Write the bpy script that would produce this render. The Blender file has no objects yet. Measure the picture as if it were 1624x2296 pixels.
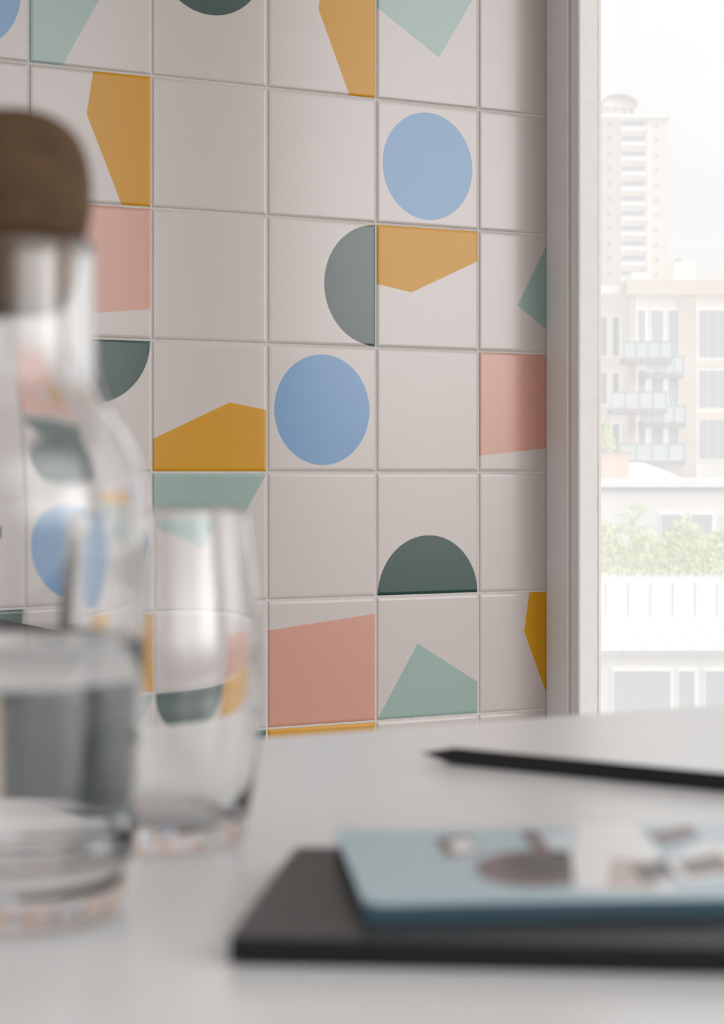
import bpy, bmesh, math, random
from mathutils import Vector, Matrix
random.seed(7)
S = bpy.context.scene
C = S.collection
S.view_settings.view_transform = 'Standard'
PI = math.pi
F = 4967.0            # focal length in pixels of the 1624x2296 frame
TZ = 0.75             # table top height
CZ = TZ + 0.128       # camera height
HY = 1059.0

def lin(r, g, b):
    f = lambda c: (c/255/12.92) if c/255 <= .04045 else ((c/255+.055)/1.055)**2.4
    return (f(r), f(g), f(b), 1)

# ------------------------------------------------------------------ materials
def mat(name, col, rough=.5, spec=.5, emit=0, ecol=None, noise=0, nscale=20, bump=0, bscale=200, metal=0, ior=1.5):
    m = bpy.data.materials.new(name); m.use_nodes = True
    nt = m.node_tree; p = nt.nodes['Principled BSDF']
    p.inputs['Base Color'].default_value = col
    p.inputs['Roughness'].default_value = rough
    p.inputs['Specular IOR Level'].default_value = spec
    p.inputs['Metallic'].default_value = metal
    p.inputs['IOR'].default_value = ior
    if emit:
        p.inputs['Emission Color'].default_value = ecol or col
        p.inputs['Emission Strength'].default_value = emit
    tc = nt.nodes.new('ShaderNodeTexCoord')
    if noise:
        n = nt.nodes.new('ShaderNodeTexNoise'); n.inputs['Scale'].default_value = nscale; n.inputs['Detail'].default_value = 6
        nt.links.new(tc.outputs['Object'], n.inputs['Vector'])
        mr = nt.nodes.new('ShaderNodeMapRange')
        mr.inputs['From Min'].default_value = .3; mr.inputs['From Max'].default_value = .7
        mr.inputs['To Min'].default_value = 1-noise; mr.inputs['To Max'].default_value = 1+noise
        nt.links.new(n.outputs['Fac'], mr.inputs['Value'])
        mx = nt.nodes.new('ShaderNodeVectorMath'); mx.operation = 'SCALE'
        mx.inputs[0].default_value = col[:3]
        nt.links.new(mr.outputs['Result'], mx.inputs['Scale'])
        nt.links.new(mx.outputs['Vector'], p.inputs['Base Color'])
    if bump:
        n2 = nt.nodes.new('ShaderNodeTexNoise'); n2.inputs['Scale'].default_value = bscale; n2.inputs['Detail'].default_value = 3
        nt.links.new(tc.outputs['Object'], n2.inputs['Vector'])
        b = nt.nodes.new('ShaderNodeBump'); b.inputs['Strength'].default_value = bump; b.inputs['Distance'].default_value = .001
        nt.links.new(n2.outputs['Fac'], b.inputs['Height']); nt.links.new(b.outputs['Normal'], p.inputs['Normal'])
    return m

def glassmat(name, col, ior, rough=0):
    m = bpy.data.materials.new(name); m.use_nodes = True
    nt = m.node_tree; p = nt.nodes['Principled BSDF']
    p.inputs['Base Color'].default_value = col
    p.inputs['Roughness'].default_value = rough
    p.inputs['IOR'].default_value = ior
    p.inputs['Transmission Weight'].default_value = 1
    return m

def panemat():
    m = bpy.data.materials.new('window_pane_glass'); m.use_nodes = True
    nt = m.node_tree; nt.nodes.clear()
    o = nt.nodes.new('ShaderNodeOutputMaterial'); t = nt.nodes.new('ShaderNodeBsdfTransparent')
    g = nt.nodes.new('ShaderNodeBsdfGlossy'); g.inputs['Roughness'].default_value = .02
    x = nt.nodes.new('ShaderNodeMixShader'); x.inputs[0].default_value = .04
    nt.links.new(t.outputs[0], x.inputs[1]); nt.links.new(g.outputs[0], x.inputs[2]); nt.links.new(x.outputs[0], o.inputs[0])
    return m

GL = dict(rough=.24, bump=.04, bscale=500, ior=1.56)
GY = dict(rough=.26, bump=.04, bscale=500, ior=1.42)
M_TILE = [mat('glaze_pale_pink_grey', lin(190, 179, 175), **GL),
          mat('glaze_ochre', lin(196, 138, 0), **GY),
          mat('glaze_salmon', lin(194, 140, 122), **GL),
          mat('glaze_pale_teal', lin(140, 161, 154), **GL),
          mat('glaze_dark_green', lin(8, 54, 45), **GL),
          mat('glaze_blue', lin(92, 133, 174), **GL),
          mat('grout', lin(202, 195, 191), .9, .2, noise=.1, nscale=300, bump=.6, bscale=500)]
M_DARK = mat('charcoal_lacquer', lin(20, 22, 23), .7, .15, noise=.1)
M_GREYWALL = mat('pale_wall_paint', lin(240, 238, 236), .7, noise=.03)
M_WHITEPAINT = mat('white_paint', lin(250, 247, 245), .45, noise=.02, nscale=40, bump=.1, bscale=150)
M_REVEAL = mat('white_paint_toned_down', lin(218, 214, 210), .5, noise=.03, nscale=40)  # same white paint as the frame, greyed against the glare of the sky
M_CEIL = mat('ceiling_paint', lin(246, 244, 242), .8, noise=.02)
M_FLOOR = mat('grey_floor', lin(200, 197, 194), .5, noise=.1, nscale=6)
M_TABLE = mat('white_table_laminate', lin(240, 239, 239), .25, .5, noise=.015, nscale=8)
M_STEEL = mat('white_steel', lin(220, 220, 220), .4)
M_GLASS = glassmat('clear_glass', (.99, .995, .995, 1), 1.48)
M_WATER = glassmat('water', (.99, .995, 1, 1), 1.333)
M_CORK = mat('cork', lin(84, 64, 46), .85, .2, noise=.22, nscale=90, bump=.4, bscale=220)
M_PLUG = mat('cork_lightened', lin(112, 84, 58), .85, .2, noise=.2, nscale=90, bump=.4, bscale=250)  # same cork, lightened to offset the grey reflections in the neck glass
M_BLACK = mat('black_cover', lin(50, 49, 50), .42, .5, bump=.15, bscale=900)
M_BLACKEDGE = mat('black_spine', lin(18, 17, 18), .6, .3)
M_PAGES = mat('paper_pages', lin(228, 224, 216), .9, .1, noise=.05, nscale=400)
M_BLUE = mat('pale_blue_cover', lin(182, 207, 217), .3)
M_TEAL = mat('teal_spine', lin(44, 72, 84), .5)
M_BROWN = mat('print_brown', lin(112, 90, 84), .3)
M_PWHITE = mat('print_white', lin(250, 249, 248), .3)
M_PLIGHT = mat('print_light_blue', lin(216, 230, 236), .3)
M_PDARK = mat('print_dark', lin(58, 50, 50), .3)
M_PINK = mat('print_dusty_pink', lin(206, 184, 176), .3)
M_PENCIL = mat('black_pencil_lacquer', lin(14, 14, 15), .4, .3)
M_LEAD = mat('graphite', lin(30, 30, 32), .4)
M_PANE = panemat()

# ------------------------------------------------------------------ mesh helpers
class MB:
    def __init__(s): s.v = []; s.f = []; s.m = []
    def box(s, x0, x1, y0, y1, z0, z1, mi=0):
        n = len(s.v)
        s.v += [(x, y, z) for z in (z0, z1) for y in (y0, y1) for x in (x0, x1)]
        for q in ((0,2,3,1),(4,5,7,6),(0,1,5,4),(2,6,7,3),(0,4,6,2),(1,3,7,5)):
            s.f.append(tuple(n+i for i in q)); s.m.append(mi)
        return s
    def poly(s, pts, mi=0):
        n = len(s.v); s.v += [tuple(p) for p in pts]; s.f.append(tuple(range(n, n+len(pts)))); s.m.append(mi); return s
    def prism(s, pts, h0, h1, mi=0, axis='z'):
        mk = {'z': lambda p, h: (p[0], p[1], h), 'y': lambda p, h: (p[0], h, p[1]), 'x': lambda p, h: (h, p[0], p[1])}[axis]
        n = len(s.v); k = len(pts)
        s.v += [mk(p, h0) for p in pts]+[mk(p, h1) for p in pts]
        s.f += [tuple(range(n+k-1, n-1, -1)), tuple(range(n+k, n+2*k))]; s.m += [mi, mi]
        for i in range(k):
            j = (i+1) % k
            s.f.append((n+i, n+j, n+k+j, n+k+i)); s.m.append(mi)
        return s
    def build(s, name, mats, parent=None, loc=None, rotz=0, smooth=False, bevel=0, seg=2, xf=None, fixn=True):
        me = bpy.data.meshes.new(name)
        vs = [xf(*p) for p in s.v] if xf else s.v
        me.from_pydata(vs, [], s.f)
        if not isinstance(mats, (list, tuple)): mats = [mats]
        for m in mats: me.materials.append(m)
        for p, i in zip(me.polygons, s.m): p.material_index = i; p.use_smooth = smooth
        if fixn:
            bm = bmesh.new(); bm.from_mesh(me)
            bmesh.ops.recalc_face_normals(bm, faces=bm.faces); bm.to_mesh(me); bm.free()
        me.update()
        o = bpy.data.objects.new(name, me); C.objects.link(o)
        if parent: o.parent = parent
        if loc: o.location = loc
        if rotz: o.rotation_euler.z = rotz
        if bevel:
            b = o.modifiers.new('bevel', 'BEVEL'); b.width = bevel; b.segments = seg; b.limit_method = 'ANGLE'
        return o

def catmull(pts, k=5):
    out = []
    P = [pts[0]]+list(pts)+[pts[-1]]
    for i in range(1, len(P)-2):
        a, b, c, d = P[i-1], P[i], P[i+1], P[i+2]
        for j in range(k):
            t = j/k
            out.append(tuple(.5*(2*b[q]+(c[q]-a[q])*t+(2*a[q]-5*b[q]+4*c[q]-d[q])*t*t+(3*b[q]-a[q]-3*c[q]+d[q])*t**3) for q in (0, 1)))
    out.append(pts[-1])
    return [(max(0, r), z) for r, z in out]

def lathe(name, prof, m, parent=None, n=96, k=5, loc=None):
    prof = catmull(prof, k) if k > 1 else prof
    b = MB(); rings = []
    for r, z in prof:
        if r < 1e-6: rings.append([len(b.v)]); b.v.append((0, 0, z))
        else:
            rings.append(list(range(len(b.v), len(b.v)+n)))
            b.v += [(r*math.cos(2*PI*i/n), r*math.sin(2*PI*i/n), z) for i in range(n)]
    for A, B in zip(rings, rings[1:]):
        for i in range(n):
            j = (i+1) % n
            if len(A) == 1 and len(B) == 1: continue
            if len(A) == 1: f = (A[0], B[i], B[j])
            elif len(B) == 1: f = (A[i], B[0], A[j])
            else: f = (A[i], B[i], B[j], A[j])
            b.f.append(f); b.m.append(0)
    return b.build(name, m, parent, loc=loc, smooth=True)

def tag(o, label=None, cat=None, group=None, kind=None):
    if label: o['label'] = label
    if cat: o['category'] = cat
    if group: o['group'] = group
    if kind: o['kind'] = kind
    return o
def thing(name, loc, label, cat, rotz=0, group=None, kind=None):
    o = bpy.data.objects.new(name, None); C.objects.link(o); o.location = loc; o.rotation_euler.z = rotz
    o.empty_display_size = .05
    return tag(o, label, cat, group, kind)

# ------------------------------------------------------------------ room frame: a along the tiled wall, b out from it
D = (.8520, .5235); N = (.5235, -.8520)
PC = (.3122, 3.7388); AC = 4.697
ROT = math.atan2(D[1], D[0])
def R(a, b, z): return (PC[0]+D[0]*a+N[0]*b, PC[1]+D[1]*a+N[1]*b, z)
T = .2
ZC = CZ+9*T      # ceiling

# ------------------------------------------------------------------ tiled wall
def attach(k, p, dep):
    return {'t': (p, 1-dep), 'r': (1-dep, 1-p), 'b': (1-p, dep), 'l': (dep, p)}[k]
def motif_planes(kind, k):
    def chain(pts, ref):
        P = [attach(k, *p) for p in pts]
        return [(P[i], P[i+1]) for i in range(len(P)-1)], attach(k, *ref)
    if kind == 'Y': return chain([(0, .485), (.335, .54), (1, .25)], (.5, .05))+(1,)
    if kind == 'P': return chain([(0, .865), (1, .765)], (.5, .05))+(2,)
    if kind == 'T': return chain([(0, .26), (.604, .608), (1, 0)], (.5, .05))+(3,)
    if kind == 'G': c, r, mi = attach(k, .5, .0), .487, 4
    if kind == 'B': c, r, mi = (.497, .495), .438, 5
    n = 72
    P = [(c[0]+r*math.cos(2*PI*i/n), c[1]+r*math.sin(2*PI*i/n)) for i in range(n)]
    return [(P[i], P[(i+1) % n]) for i in range(n)], c, mi
TILES = {(-1,3):'B', (0,3):'Tl', (1,3):'Gt', (2,3):'Yr', (3,3):'Tt', (0,2):'Yr', (3,2):'B',
         (0,1):'Pt', (2,1):'Gr', (3,1):'Yt', (4,1):'Tr',
         (0,0):'Gt', (1,0):'Yb', (2,0):'B', (4,0):'Pt',
         (0,-1):'B', (1,-1):'Tt', (3,-1):'Gb',
         (-1,-2):'Gt', (0,-2):'Yr', (2,-2):'Pb', (3,-2):'Tb', (4,-2):'Yr',
         (0,-3):'Tt', (1,-3):'Gt', (2,-3):'Yt'}
wall = MB()
G = .0013
PROF = [(0, -.004), (0, -.0024), (.0004, -.0016), (.0010, -.0010), (.0021, -.00045), (.0038, -.00012), (.0055, 0)]
def add_tile(c, r, smax):
    x0 = c*T+G; x1 = min((c+1)*T-G, smax); y0 = r*T+G; y1 = (r+1)*T-G
    bm = bmesh.new(); rings = []
    for ins, dz in PROF:
        rings.append([bm.verts.new(p) for p in ((x0+ins, y0+ins, dz), (x1-ins, y0+ins, dz), (x1-ins, y1-ins, dz), (x0+ins, y1-ins, dz))])
    for A, B in zip(rings, rings[1:]):
        for i in range(4): bm.faces.new((A[i], A[(i+1) % 4], B[(i+1) % 4], B[i]))
    bm.faces.new(rings[-1])
    code = TILES.get((c, r))
    if code is None and (c < -1 or r > 3 or r < -3):
        code = random.choice(['', '', '', '', 'B', 'Yr', 'Yt', 'Pb', 'Pt', 'Tl', 'Tt', 'Gb', 'Gt', 'Gr'])
    if code:
        planes, ref, mi = motif_planes(code[0], code[1:] or 't')
        cand = list(bm.faces)
        for (p, q) in planes:
            if not cand: break
            nx, ny = q[1]-p[1], -(q[0]-p[0])
            if (ref[0]-p[0])*nx+(ref[1]-p[1])*ny > 0: nx, ny = -nx, -ny
            co = Vector(((c+p[0])*T, (r+p[1])*T, 0)); no = Vector((nx, ny, 0)).normalized()
            geom = set(cand)
            for f in cand: geom.update(f.edges); geom.update(f.verts)
            ret = bmesh.ops.bisect_plane(bm, geom=list(geom), dist=1e-7, plane_co=co, plane_no=no)
            cand = [f for f in ret['geom'] if isinstance(f, bmesh.types.BMFace) and (f.calc_center_median()-co).dot(no) < 0]
        for f in cand: f.material_index = mi
    bm.verts.index_update(); n = len(wall.v)
    for v in bm.verts: wall.v.append(tuple(v.co))
    for f in bm.faces: wall.f.append(tuple(n+v.index for v in f.verts)); wall.m.append(f.material_index)
    bm.free()
CMIN = -14
for c in range(CMIN, 5):
    for r in range(-4, 9): add_tile(c, r, AC*T)
zb, zt = -CZ, 9*T
wall.poly([(CMIN*T, zb, -.0017), (AC*T, zb, -.0017), (AC*T, zt, -.0017), (CMIN*T, zt, -.0017)], 6)
wall.box(CMIN*T, AC*T+.045, zb, zt, -.15, -.005, 6)
w = wall.build('wall_back', M_TILE, xf=lambda x, y, z: R(x-AC*T, z, CZ+y), fixn=False)
tag(w, 'square glazed tile wall with coloured geometric motifs', kind='structure')
AL = (CMIN-AC)*T
o = MB().box(AL-.15, AL, -.15, .7, 0, ZC).build('wall_left', M_GREYWALL, xf=R); tag(o, 'pale wall left of the tiles', kind='structure')
o = MB().box(AL-.15, .2, -.15, 4.4, -.1, 0).build('floor', M_FLOOR, xf=R); tag(o, 'grey floor', kind='structure')
o = MB().box(AL-.15, .2, -.15, 4.4, ZC, ZC+.1).build('ceiling', M_CEIL, xf=R); tag(o, 'white ceiling', kind='structure')
o = MB().box(AL, 0, .0, .012, 0, .075).build('baseboard_back', M_WHITEPAINT, xf=R); tag(o, 'white baseboard below the tiles', kind='structure')

# window wall (perpendicular, at a = 0)
o = MB()
o.box(0, .2, 1.22, 1.48, 0, ZC)
o.box(0, .2, 3.7, 4.4, 0, ZC)
o.box(0, .045, 0.0, 3.7, 2.5, ZC)
o.box(0, .045, 0.0, 3.7, 0, .1)
tag(o.build('wall_right', M_WHITEPAINT, xf=R), 'white wall holding the windows', kind='structure')
def window(name, b0, b1, label):
    t = thing(name, (0, 0, 0), label, None, kind='structure')
    z0, z1 = .1, 2.5
    f = MB()                                         # outer casing, groove, inner bead, all four sides
    for (lo, hi, aa) in ((0, .0602, -.002), (.0602, .068, .006), (.068, .0902, -.001)):
        f.box(aa, .0445, b0+lo, b0+hi, z0, z1); f.box(aa, .0445, b1-hi, b1-lo, z0, z1)
        f.box(aa, .0445, b0+hi, b1-hi, z0+lo, z0+hi); f.box(aa, .0445, b0+hi, b1-hi, z1-hi, z1-lo)
    f.build('window_frame', M_WHITEPAINT, t, xf=R, bevel=.0015)
    lo, hi = .0902, .0912
    g = MB()
    g.box(.001, .0445, b0+lo, b0+hi, z0+lo, z1-lo); g.box(.001, .0445, b1-hi, b1-lo, z0+lo, z1-lo)
    g.box(.001, .0445, b0+hi, b1-hi, z0+lo, z0+hi); g.box(.001, .0445, b0+hi, b1-hi, z1-hi, z1-lo)
    g.build('reveal', M_REVEAL, t, xf=R)
    MB().box(.036, .040, b0+hi, b1-hi, z0+hi, z1-hi).build('window_pane', M_PANE, t, xf=R)
window('window_1', 0.0, 1.22, 'tall white framed window in the corner beside the tiles')
window('window_2', 1.48, 3.7, 'second tall window nearer the table')

# dark sideboard by the wall, showing through the water of the carafe
sb = thing('sideboard', R(-2.04, .2, 0), 'charcoal sideboard against the tiles, showing dark through the carafe water', 'sideboard', ROT)
MB().box(-.89, .89, -.17, .17, .08, .80).build('body', M_DARK, sb, bevel=.002)
MB().box(-.9, .9, -.175, .18, .80, .82).build('top', M_DARK, sb, bevel=.002)
MB().box(.902, 1.01, -.17, .17, .08, .672).build('side_shelf', M_DARK, sb, bevel=.002)
for i in range(3):
    x = -.89+.593*i
    d = MB().box(x+.003, x+.590, -.188, -.171, .085, .795).build('door', M_DARK, sb, bevel=.002)
    MB().box(x+.26, x+.32, -.2, -.189, .74, .75).build('handle', M_DARK, d)
for sx in (-.8, .8):
    for sy in (-.13, .13): MB().box(sx-.02, sx+.02, sy-.02, sy+.02, 0, .08).build('leg', M_DARK, sb)

# ------------------------------------------------------------------ table
tb = thing('table', R(-1.85, 2.485, 0), 'white table with a smooth satin top in front of the tiled wall', 'table', ROT)
def rrect(x0, x1, y0, y1, r, k=6):
    pts = []
    for cx, cy, a0 in ((x1-r, y1-r, 0), (x0+r, y1-r, PI/2), (x0+r, y0+r, PI), (x1-r, y0+r, 1.5*PI)):
        pts += [(cx+r*math.cos(a0+PI/2*i/k), cy+r*math.sin(a0+PI/2*i/k)) for i in range(k+1)]
    return pts
MB().prism(rrect(-1.15, 1.15, -.4, .4, .01), TZ-.025, TZ).build('tabletop', M_TABLE, tb, bevel=.0015)
for sx in (-1, 1):
    for sy in (-1, 1):
        MB().box(sx*1.05-.02, sx*1.05+.02, sy*.33-.02, sy*.33+.02, 0, TZ-.06).build('leg', M_STEEL, tb, bevel=.002)
ap = MB()
ap.box(-1.03, 1.03, .31, .35, TZ-.07, TZ-.025); ap.box(-1.03, 1.03, -.35, -.31, TZ-.07, TZ-.025)
ap.box(-1.07, -1.03, -.35, .35, TZ-.07, TZ-.025); ap.box(1.03, 1.07, -.35, .35, TZ-.07, TZ-.025)
ap.build('frame', M_STEEL, tb)

# ------------------------------------------------------------------ carafe and tumbler
ca = thing('carafe', (-.1014, .640, TZ+.0002), 'clear glass water carafe with a round cork stopper, half full', 'carafe')
def sc(pts): return [(r*.938, .128+(z-.128)*.938 if z > .02 else z*1.26) for r, z in pts]
lathe('carafe_body', sc([(0,.003),(.024,.0012),(.031,0),(.0352,.0018),(.0370,.005),(.0382,.0115),(.0390,.021),(.0398,.040),(.0406,.06),(.0413,.082),(.0418,.105),(.0416,.120),
      (.0405,.129),(.0376,.1370),(.0331,.1443),(.0292,.1508),(.0269,.157),(.0260,.165),(.0257,.184),(.0257,.1955),(.0250,.1988),(.0238,.1995),(.0226,.1985),
      (.0220,.195),(.0219,.190),(.0220,.168),(.0231,.1583),(.0258,.1516),(.0303,.1447),(.0355,.1367),(.0388,.1287),(.0402,.12),(.0405,.105),(.0400,.082),
      (.0393,.06),(.0384,.040),(.0372,.024),(.0352,.0175),(.0305,.0138),(0,.0128)]), M_GLASS, ca)
lathe('water', sc([(0,.0126),(.0306,.0136),(.0354,.0173),(.0374,.024),(.0386,.040),(.0395,.06),(.0401,.0773),(.0395,.0772),(.0381,.0766),(.033,.0764),(0,.0764)]), M_WATER, ca, k=1)
st = lathe('stopper', sc([(0,.2395),(.007,.2391),(.0135,.2370),(.0195,.2325),(.0232,.2255),(.0247,.217),(.0246,.209),(.0236,.2030),(.0222,.1999),(.0200,.1990),(0,.1990)]), M_CORK, ca)
lathe('stopper_plug', sc([(0,.1992),(.0208,.1991),(.0212,.196),(.0204,.190),(.0197,.1855),(.0186,.182),(.0162,.1785),(.0124,.1765),(.007,.1757),(0,.1755)]), M_PLUG, st)

tu = thing('drinking_glass', (-.0697, .766, TZ+.0002), 'empty clear drinking glass with gently curved sides, behind the carafe', 'glass')
lathe('glass_body', [(0,.002),(.024,.0006),(.0275,0),(.0297,.003),(.0316,.014),(.0338,.030),(.0349,.047),(.0346,.065),(.0332,.085),(.0312,.105),(.0301,.1143),
      (.0296,.1150),(.0291,.1143),(.0302,.105),(.0322,.085),(.0335,.068),(.0337,.055),(.0333,.044),(.0318,.030),(.0287,.0165),(.024,.0098),(.012,.0080),(0,.0078)], M_GLASS, tu)

# ------------------------------------------------------------------ notebook, booklet, pencil
def onplane(x, y, h):                    # point of the picture on a horizontal plane h above the table
    dep = (.128-h)*F/(y-HY)
    return ((x-812)/F*dep, dep)
def book(name, loc, rz, L, Wd, th, cover, spine, label, cat, board=.0012, extra=None):
    t = thing(name, loc, label, cat, rz)
    c = MB()
    pts = rrect(0, L, 0, Wd, .004)
    c.prism(pts, 0, board, 1); c.prism(pts, th-board, th, 0)
    c.box(.0, L, 0, .0012, board*.5, th-board*.5, 1)
    mats = [cover, spine]
    if extra: mats += extra(c, th)
    c.build('cover', mats, t, fixn=False)
    MB().box(.002, L-.002, .0013, Wd-.002, board, th-board).build('pages', M_PAGES if extra else M_BLACKEDGE, t)
    return t
book('notebook', (-.0345, .575, TZ+.0003), math.radians(-5.5), .22, .139, .0072, M_BLACK, M_BLACKEDGE,
     'black soft-cover notebook lying under the pale blue booklet', 'notebook')
bl_loc = Vector((.0006, .590, 0)); bl_rz = math.radians(4.5)
def prints(c, th):
    z = th+.00008
    def loc(x, y):
        p = onplane(x, y, .0076+.0056); q = Matrix.Rotation(-bl_rz, 2) @ (Vector(p)-bl_loc.xy)
        return (q.x, q.y, z)
    def shape(px, mi, dz=0): c.poly([tuple(Vector(loc(*p))+Vector((0, 0, dz))) for p in px], mi)
    ell = [(1205+140*math.cos(t), 1948+42*math.sin(t)) for t in [-PI*2*i/40 for i in range(40)]]
    shape(ell, 2)
    ell = [(1230+104*math.cos(t), 1940+26*math.sin(t)) for t in [-PI*2*i/40 for i in range(40)]]
    shape(ell, 5, .00003)
    shape([(1520, 1998), (1480, 1915), (1425, 1848), (1300, 1850), (1282, 1925), (1290, 1998)][::-1], 3, .00005)
    shape([(1360, 1990), (1480, 1996), (1440, 1930), (1370, 1925)][::-1], 6, .00007)
    shape([(1190, 1884), (1240, 1918), (1345, 1904), (1300, 1854)][::-1], 4)
    shape([(1166, 1868), (1214, 1922), (1242, 1918), (1202, 1862)][::-1], 2, .00004)
    shape([(975, 1880), (998, 1924), (1080, 1912), (1054, 1872)][::-1], 2)
    shape([(1006, 1890), (1022, 1914), (1074, 1906), (1048, 1880)][::-1], 3, .00004)
    shape([(1450, 1872), (1488, 1898), (1568, 1874), (1544, 1851)][::-1], 2)
    shape([(1412, 1944), (1442, 1982), (1520, 1968), (1492, 1926)][::-1], 5, .00009)
    shape([(1490, 1935), (1540, 1984), (1690, 1964), (1690, 1892), (1570, 1890)][::-1], 3, .00007)
    shape([(1514, 1934), (1546, 1968), (1650, 1956), (1616, 1914)][::-1], 2, .00009)
    shape([(1560, 1862), (1580, 1888), (1690, 1880), (1690, 1852)][::-1], 4)
    return [M_BROWN, M_PWHITE, M_PLIGHT, M_PDARK, M_PINK]
book('booklet', (bl_loc.x, bl_loc.y, TZ+.0077), bl_rz, .19, .121, .0056, M_BLUE, M_TEAL,
     'pale blue booklet with a brown and white printed cover on the black notebook', 'booklet', .0008, prints)

p0 = Vector((.0262, .982)); p1 = Vector((.1453, .889)); dr = (p1-p0).normalized()
pe = thing('pencil', (p0.x, p0.y, TZ+.0036), 'black pencil lying on the white table behind the booklet', 'pencil', math.atan2(dr.y, dr.x))
def rod(name, prof, n, m, parent):
    b = MB(); rings = []
    for x, r in prof:
        rings.append(len(b.v)); b.v += [(x, r*math.cos(2*PI*i/n+PI/6), r*math.sin(2*PI*i/n+PI/6)) for i in range(n)]
    for A, B in zip(rings, rings[1:]):
        for i in range(n): b.f.append((A+i, A+(i+1) % n, B+(i+1) % n, B+i)); b.m.append(0)
    b.f += [tuple(range(rings[0], rings[0]+n)), tuple(range(rings[-1], rings[-1]+n))]; b.m += [0, 0]
    return b.build(name, m, parent)
rod('barrel', [(.017, .0038), (.172, .0038), (.175, .0034)], 6, M_PENCIL, pe)
rod('sharpened_cone', [(.005, .0011), (.017, .0036)], 18, M_PENCIL, pe)
rod('lead_tip', [(0, .0002), (.0052, .0011)], 12, M_LEAD, pe)

# ------------------------------------------------------------------ outside
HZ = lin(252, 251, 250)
def omat(name, col, e): return mat(name, col, .8, .1, emit=e, ecol=HZ, noise=.03, nscale=.3)  # white emission paints aerial haze into the outdoor surfaces
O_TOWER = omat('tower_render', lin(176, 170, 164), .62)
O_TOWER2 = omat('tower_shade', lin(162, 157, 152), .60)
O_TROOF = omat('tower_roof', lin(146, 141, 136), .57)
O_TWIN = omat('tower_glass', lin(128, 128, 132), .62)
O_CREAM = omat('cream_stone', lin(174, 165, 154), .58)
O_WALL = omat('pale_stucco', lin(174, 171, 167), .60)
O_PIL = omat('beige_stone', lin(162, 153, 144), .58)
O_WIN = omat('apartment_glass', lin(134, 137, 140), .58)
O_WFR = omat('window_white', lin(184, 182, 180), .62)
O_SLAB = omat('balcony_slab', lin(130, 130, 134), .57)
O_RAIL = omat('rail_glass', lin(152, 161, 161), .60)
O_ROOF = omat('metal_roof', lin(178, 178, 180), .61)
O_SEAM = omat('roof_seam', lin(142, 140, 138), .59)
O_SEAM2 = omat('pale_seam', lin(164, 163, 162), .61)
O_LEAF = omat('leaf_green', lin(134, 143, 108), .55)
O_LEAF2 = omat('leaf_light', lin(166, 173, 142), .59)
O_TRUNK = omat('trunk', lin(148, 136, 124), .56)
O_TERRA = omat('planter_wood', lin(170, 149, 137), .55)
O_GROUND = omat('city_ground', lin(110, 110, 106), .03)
GZ = -22.0
def X(x, Y): return (x-812)/F*Y
def Z(y, Y): return CZ+(HY-y)/F*Y
def rect(x0, x1, y0, y1, Y, d0=0, d1=.3, mb=None, mi=0):       # box facing the room, front at Y+d0
    mb = mb or MB()
    return mb.box(X(x0, Y), X(x1, Y), Y+d0, Y+d1, Z(y1, Y), Z(y0, Y), mi)
o = MB().box(-300, 400, -200, 900, GZ-1, GZ).build('ground', O_GROUND); tag(o, 'city ground far below the window', kind='structure')

# tower
Y = 450
tw = thing('tower_block', (X(1425, Y), Y, GZ), 'tall pale tower block with a barrel roof, farthest away', 'building')
def P(mb, name, m, root, parent=None, **k):
    off = root.location
    return mb.build(name, m, parent or root, xf=lambda x, y, z: (x-off.x, y-off.y, z-off.z), **k)
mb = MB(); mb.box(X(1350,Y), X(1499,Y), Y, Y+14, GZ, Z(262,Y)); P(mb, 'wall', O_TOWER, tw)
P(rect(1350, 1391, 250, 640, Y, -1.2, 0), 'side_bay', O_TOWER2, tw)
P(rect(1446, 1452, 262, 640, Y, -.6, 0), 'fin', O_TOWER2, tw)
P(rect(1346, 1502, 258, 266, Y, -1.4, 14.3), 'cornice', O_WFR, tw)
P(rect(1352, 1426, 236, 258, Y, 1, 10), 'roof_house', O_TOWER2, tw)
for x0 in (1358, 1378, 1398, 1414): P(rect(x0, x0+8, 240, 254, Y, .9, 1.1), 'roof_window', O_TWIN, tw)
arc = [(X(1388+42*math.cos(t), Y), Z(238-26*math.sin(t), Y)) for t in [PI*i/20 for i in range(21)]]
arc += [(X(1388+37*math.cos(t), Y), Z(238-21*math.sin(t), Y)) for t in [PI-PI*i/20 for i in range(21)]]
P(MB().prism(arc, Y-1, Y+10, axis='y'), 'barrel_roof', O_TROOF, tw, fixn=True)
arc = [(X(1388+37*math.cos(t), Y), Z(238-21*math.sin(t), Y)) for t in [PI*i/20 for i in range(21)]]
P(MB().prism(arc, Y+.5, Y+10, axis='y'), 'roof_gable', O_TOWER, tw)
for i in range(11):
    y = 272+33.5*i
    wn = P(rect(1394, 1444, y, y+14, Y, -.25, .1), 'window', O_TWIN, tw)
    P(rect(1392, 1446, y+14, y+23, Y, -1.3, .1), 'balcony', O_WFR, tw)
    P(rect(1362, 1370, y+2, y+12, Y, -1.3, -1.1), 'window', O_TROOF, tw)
    P(rect(1470, 1478, y+3, y+13, Y, -.15, .1), 'window', O_TOWER2, tw)

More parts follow.
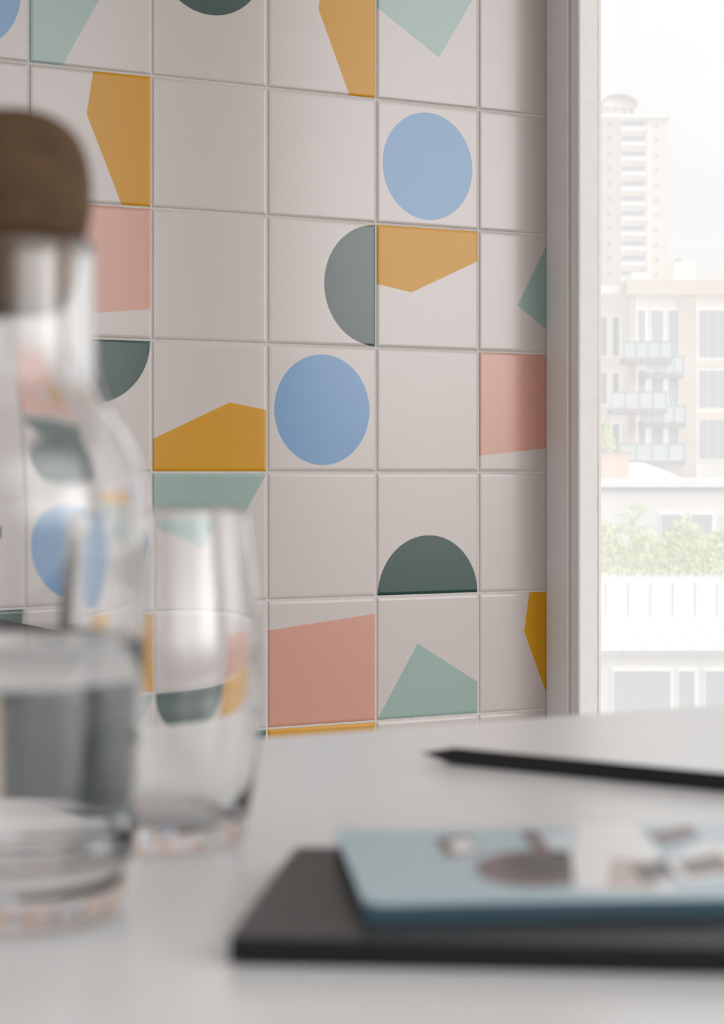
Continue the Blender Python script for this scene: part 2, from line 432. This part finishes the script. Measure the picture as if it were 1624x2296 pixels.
# apartment building
Y = 130
ab = thing('apartment_building', (X(1500, Y), Y, GZ), 'cream apartment building with balconies and large windows', 'building')
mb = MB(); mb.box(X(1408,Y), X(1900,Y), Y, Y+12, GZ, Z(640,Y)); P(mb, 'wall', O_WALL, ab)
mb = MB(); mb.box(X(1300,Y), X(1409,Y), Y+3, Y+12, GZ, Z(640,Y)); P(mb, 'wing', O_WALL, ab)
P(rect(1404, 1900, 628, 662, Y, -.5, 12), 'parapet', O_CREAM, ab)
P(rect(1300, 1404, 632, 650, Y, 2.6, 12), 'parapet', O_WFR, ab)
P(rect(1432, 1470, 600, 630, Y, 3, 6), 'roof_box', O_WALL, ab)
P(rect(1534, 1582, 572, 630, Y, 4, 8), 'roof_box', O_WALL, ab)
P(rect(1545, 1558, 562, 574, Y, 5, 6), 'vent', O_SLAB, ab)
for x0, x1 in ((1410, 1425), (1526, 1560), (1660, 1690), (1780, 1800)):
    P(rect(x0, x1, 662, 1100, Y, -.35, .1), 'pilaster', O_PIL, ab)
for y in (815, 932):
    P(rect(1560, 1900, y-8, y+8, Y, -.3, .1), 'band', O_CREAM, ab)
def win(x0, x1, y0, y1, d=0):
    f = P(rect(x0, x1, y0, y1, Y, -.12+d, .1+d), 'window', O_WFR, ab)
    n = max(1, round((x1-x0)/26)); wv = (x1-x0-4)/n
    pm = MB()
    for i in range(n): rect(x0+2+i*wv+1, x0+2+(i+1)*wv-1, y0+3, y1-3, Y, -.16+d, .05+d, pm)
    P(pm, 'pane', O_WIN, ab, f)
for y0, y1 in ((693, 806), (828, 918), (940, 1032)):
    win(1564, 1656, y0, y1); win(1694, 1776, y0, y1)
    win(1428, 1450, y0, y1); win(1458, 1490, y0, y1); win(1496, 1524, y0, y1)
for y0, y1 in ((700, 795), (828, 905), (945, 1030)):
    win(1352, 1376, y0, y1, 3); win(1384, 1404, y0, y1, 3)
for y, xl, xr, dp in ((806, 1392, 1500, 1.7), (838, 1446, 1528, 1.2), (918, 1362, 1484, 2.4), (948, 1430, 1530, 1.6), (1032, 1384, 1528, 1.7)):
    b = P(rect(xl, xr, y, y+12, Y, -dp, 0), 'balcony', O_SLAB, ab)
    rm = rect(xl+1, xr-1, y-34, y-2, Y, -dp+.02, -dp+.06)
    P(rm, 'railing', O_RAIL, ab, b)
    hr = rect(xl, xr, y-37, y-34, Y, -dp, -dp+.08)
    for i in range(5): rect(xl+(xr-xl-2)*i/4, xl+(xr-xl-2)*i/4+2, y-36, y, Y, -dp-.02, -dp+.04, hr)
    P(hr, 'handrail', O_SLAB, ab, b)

# leafy helpers
def leaves(mb, n, pick, size, mi=1):
    for _ in range(n):
        c = Vector(pick()); s = size*random.uniform(.6, 1.4)
        u = Vector((random.gauss(0,1), random.gauss(0,1), random.gauss(0,1))).normalized()
        v = u.cross(Vector((random.gauss(0,1), random.gauss(0,1), random.gauss(0,1)))).normalized()
        mb.poly([c-u*s, c+v*s*.4, c+u*s, c-v*s*.4], random.randint(0, mi))

# terrace building (Y 80-100)
Y = 90
tr = thing('terrace_building', (X(1480, Y), Y, GZ), 'low white flat-roofed building with a roof lantern below the apartments', 'building')
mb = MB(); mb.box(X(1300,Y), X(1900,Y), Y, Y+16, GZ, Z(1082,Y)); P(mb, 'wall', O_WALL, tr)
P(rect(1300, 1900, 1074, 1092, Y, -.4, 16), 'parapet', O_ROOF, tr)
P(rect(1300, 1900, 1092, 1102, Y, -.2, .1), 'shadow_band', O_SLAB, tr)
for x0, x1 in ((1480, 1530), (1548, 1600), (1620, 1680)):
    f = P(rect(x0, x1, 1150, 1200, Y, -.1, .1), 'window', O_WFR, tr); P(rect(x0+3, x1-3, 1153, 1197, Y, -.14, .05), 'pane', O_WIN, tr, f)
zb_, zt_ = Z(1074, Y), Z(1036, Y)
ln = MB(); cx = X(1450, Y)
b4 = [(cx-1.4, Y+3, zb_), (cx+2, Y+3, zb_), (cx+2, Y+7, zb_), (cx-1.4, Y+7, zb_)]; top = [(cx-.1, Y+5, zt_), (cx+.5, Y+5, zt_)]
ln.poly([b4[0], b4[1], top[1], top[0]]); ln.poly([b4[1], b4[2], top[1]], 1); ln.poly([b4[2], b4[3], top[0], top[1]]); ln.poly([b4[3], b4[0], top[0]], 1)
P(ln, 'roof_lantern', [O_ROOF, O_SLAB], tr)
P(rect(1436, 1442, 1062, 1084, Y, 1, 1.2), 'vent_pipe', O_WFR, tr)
# planter with small conifer on that roof
Yp = 92
pl = thing('planter', (X(1376, Yp), Yp, Z(1074, 90)+.01), 'reddish wooden planter box on the white flat roof', 'planter')
x0, x1 = X(1346, Yp), X(1408, Yp); zt_ = Z(1018, Yp); z0_ = Z(1074, 90)+.01
P(MB().box(x0, x1, Yp-.5, Yp+.5, z0_, zt_), 'box', O_TERRA, pl)
P(MB().box(x0-.05, x1+.05, Yp-.55, Yp+.55, zt_, zt_+.08), 'rim', O_TRUNK, pl)
co = thing('conifer', (X(1362, Yp), Yp, zt_+.081), 'small light green conifer growing in the roof planter', 'tree')
P(MB().prism([(co.location.x+.05*math.cos(t), Yp+.05*math.sin(t)) for t in [PI*i/4 for i in range(8)]], zt_+.081, zt_+.6), 'trunk', O_TRUNK, co)
fm = MB()
def pickc():
    h = random.random()**1.4; r = .42*(1-h)*random.random()**.4; a = random.random()*2*PI
    return (co.location.x+r*math.cos(a), Yp+r*math.sin(a), zt_+.24+1.4*h)
leaves(fm, 900, pickc, .09); P(fm, 'foliage', [O_LEAF, O_LEAF2], co, fixn=False)

# low building with seamed metal roof (Y 60)
Y = 60
lb = thing('low_building', (X(1490, Y), Y, GZ), 'white low building with a standing seam metal roof, nearest outside the window', 'building')
def XX(x): return X(x, Y)
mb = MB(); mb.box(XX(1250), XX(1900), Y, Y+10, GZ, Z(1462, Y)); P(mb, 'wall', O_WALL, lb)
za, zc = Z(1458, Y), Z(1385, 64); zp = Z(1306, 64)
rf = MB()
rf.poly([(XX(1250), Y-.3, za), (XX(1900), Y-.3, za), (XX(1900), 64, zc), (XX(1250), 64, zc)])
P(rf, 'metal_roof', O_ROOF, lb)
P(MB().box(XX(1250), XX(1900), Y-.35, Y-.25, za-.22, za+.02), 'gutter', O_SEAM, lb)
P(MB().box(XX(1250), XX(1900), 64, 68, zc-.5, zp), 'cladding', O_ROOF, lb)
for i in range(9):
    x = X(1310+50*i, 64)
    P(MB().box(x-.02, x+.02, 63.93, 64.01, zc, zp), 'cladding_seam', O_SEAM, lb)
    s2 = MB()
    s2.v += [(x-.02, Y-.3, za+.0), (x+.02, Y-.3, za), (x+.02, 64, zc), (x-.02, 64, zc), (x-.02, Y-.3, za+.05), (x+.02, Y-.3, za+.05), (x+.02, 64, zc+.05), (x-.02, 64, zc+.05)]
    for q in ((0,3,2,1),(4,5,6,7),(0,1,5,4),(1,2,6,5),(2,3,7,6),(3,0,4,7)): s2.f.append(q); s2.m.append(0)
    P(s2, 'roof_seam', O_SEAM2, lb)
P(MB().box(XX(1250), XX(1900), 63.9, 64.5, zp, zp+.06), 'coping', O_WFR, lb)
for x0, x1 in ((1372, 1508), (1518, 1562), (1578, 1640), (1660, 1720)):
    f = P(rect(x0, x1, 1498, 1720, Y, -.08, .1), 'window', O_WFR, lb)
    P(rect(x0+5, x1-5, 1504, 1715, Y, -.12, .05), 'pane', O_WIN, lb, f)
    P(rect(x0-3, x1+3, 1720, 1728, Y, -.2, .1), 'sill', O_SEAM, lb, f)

# hedge and palm behind the cladding
hd = thing('hedge', (X(1500, 66), 66, zp+.07), 'loose pale green hedge growing above the white metal cladding', 'hedge')
fm = MB()
hx0, hx1 = X(1300, 66), X(1760, 66); ht = Z(1192, 66)
def pickh():
    x = random.uniform(hx0, hx1)
    top = zp+(ht-zp)*(.88+.18*math.sin(x*2.1)+.14*math.sin(x*5.3+1))
    return (x, random.uniform(65.0, 67), zp+.16+(top-zp)*random.random()**.8)
leaves(fm, 14000, pickh, .078); P(fm, 'foliage', [O_LEAF, O_LEAF2], hd, fixn=False)
sm = MB()
for i in range(24):
    x = hx0+(hx1-hx0)*(i+.5)/24; sm.box(x-.02, x+.02, 66, 66.04, zp+.07, zp+.9)
P(sm, 'stems', O_TRUNK, hd)
Yq = 72
pa = thing('palm', (X(1418, Yq), Yq, GZ), 'small fan palm rising above the hedge', 'palm')
pz = Z(1172, Yq); pxx = X(1418, Yq)
P(MB().prism([(pxx+.07*math.cos(PI*i/5), Yq+.07*math.sin(PI*i/5)) for i in range(10)], GZ, pz), 'trunk', O_TRUNK, pa)
fm = MB()
for i in range(34):
    a = 2*PI*i/17+random.uniform(-.2, .2); el = random.uniform(-.7, 1.2); L = random.uniform(.75, 1.15)
    dirv = Vector((math.cos(a)*math.cos(el), math.sin(a)*math.cos(el), math.sin(el)*.8))
    base = Vector((pxx, Yq, pz)); tipc = base+dirv*L*.5
    side = dirv.cross(Vector((0, 0, 1))).normalized()
    for j in range(-5, 6):
        e = tipc+(dirv*math.cos(j*.22)+side*math.sin(j*.22))*L*.55-Vector((0, 0, .12))
        fm.poly([tipc-side*.035, tipc+side*.035, e], j & 1)
    fm.poly([base-side*.015, base+side*.015, tipc+side*.015, tipc-side*.015])
P(fm, 'fronds', [O_LEAF, O_LEAF2], pa, fixn=False)

# ------------------------------------------------------------------ light
W = bpy.data.worlds.new('sky'); S.world = W; W.use_nodes = True
nt = W.node_tree; bg = nt.nodes['Background']
tc = nt.nodes.new('ShaderNodeTexCoord')
def lobe(dirv, f0, f1, t0, t1):
    dot = nt.nodes.new('ShaderNodeVectorMath'); dot.operation = 'DOT_PRODUCT'
    dot.inputs[1].default_value = Vector(dirv).normalized()
    nt.links.new(tc.outputs['Generated'], dot.inputs[0])
    mr = nt.nodes.new('ShaderNodeMapRange'); mr.interpolation_type = 'SMOOTHSTEP'
    mr.inputs['From Min'].default_value = f0; mr.inputs['From Max'].default_value = f1
    mr.inputs['To Min'].default_value = t0; mr.inputs['To Max'].default_value = t1
    nt.links.new(dot.outputs['Value'], mr.inputs['Value'])
    return mr.outputs['Result']
def math2(op, a, b):
    m = nt.nodes.new('ShaderNodeMath'); m.operation = op
    nt.links.new(a, m.inputs[0]); nt.links.new(b, m.inputs[1]); return m.outputs[0]
l1 = lobe((.852, .5235, .1), -.2, .5, 1.0, 1.08)          # bright overcast
l2 = lobe((.80, -.56, .18), .35, .95, 0, 4.3)             # brighter sky, out to the right
l3 = lobe((0, 0, 1), -.03, .07, .03, 1)                   # only above the horizon
l5 = lobe((0, 0, 1), .09, .19, 1, .5)                     # fading upwards
l6 = lobe((.892, -.452, .06), .965, .999, 0, 3.2)         # added bright spot, aimed to put a sheen on the tiles
l4 = lobe((-.25, -1, 0), .68, .96, 1, .25)                # added dimming of the sky behind the camera, for darker glass reflections
l2 = math2('ADD', math2('MULTIPLY', l2, l5), l6)
tot = math2('MULTIPLY', math2('ADD', l1, math2('MULTIPLY', l2, l3)), l4)
cn = nt.nodes.new('ShaderNodeTexNoise'); cn.inputs['Scale'].default_value = 6; cn.inputs['Detail'].default_value = 5
nt.links.new(tc.outputs['Generated'], cn.inputs['Vector'])
cr = nt.nodes.new('ShaderNodeValToRGB')
cr.color_ramp.elements[0].position = .35; cr.color_ramp.elements[0].color = (.92, .922, .93, 1)
cr.color_ramp.elements[1].position = .6; cr.color_ramp.elements[1].color = (1, .995, .99, 1)
nt.links.new(cn.outputs['Fac'], cr.inputs['Fac']); nt.links.new(cr.outputs['Color'], bg.inputs['Color'])
nt.links.new(tot, bg.inputs['Strength'])

# ------------------------------------------------------------------ camera
cam = bpy.data.cameras.new('camera'); co_ = bpy.data.objects.new('camera', cam); C.objects.link(co_)
co_.location = (0, 0, CZ); co_.rotation_euler = (PI/2, 0, 0)
cam.sensor_fit = 'VERTICAL'; cam.sensor_height = 36; cam.sensor_width = 24
cam.lens = F/2296*36; cam.shift_y = -(1148-HY)/2296
cam.clip_start = .02; cam.clip_end = 3000
cam.dof.use_dof = True; cam.dof.focus_distance = 4.0; cam.dof.aperture_fstop = cam.lens/6.0
S.camera = co_
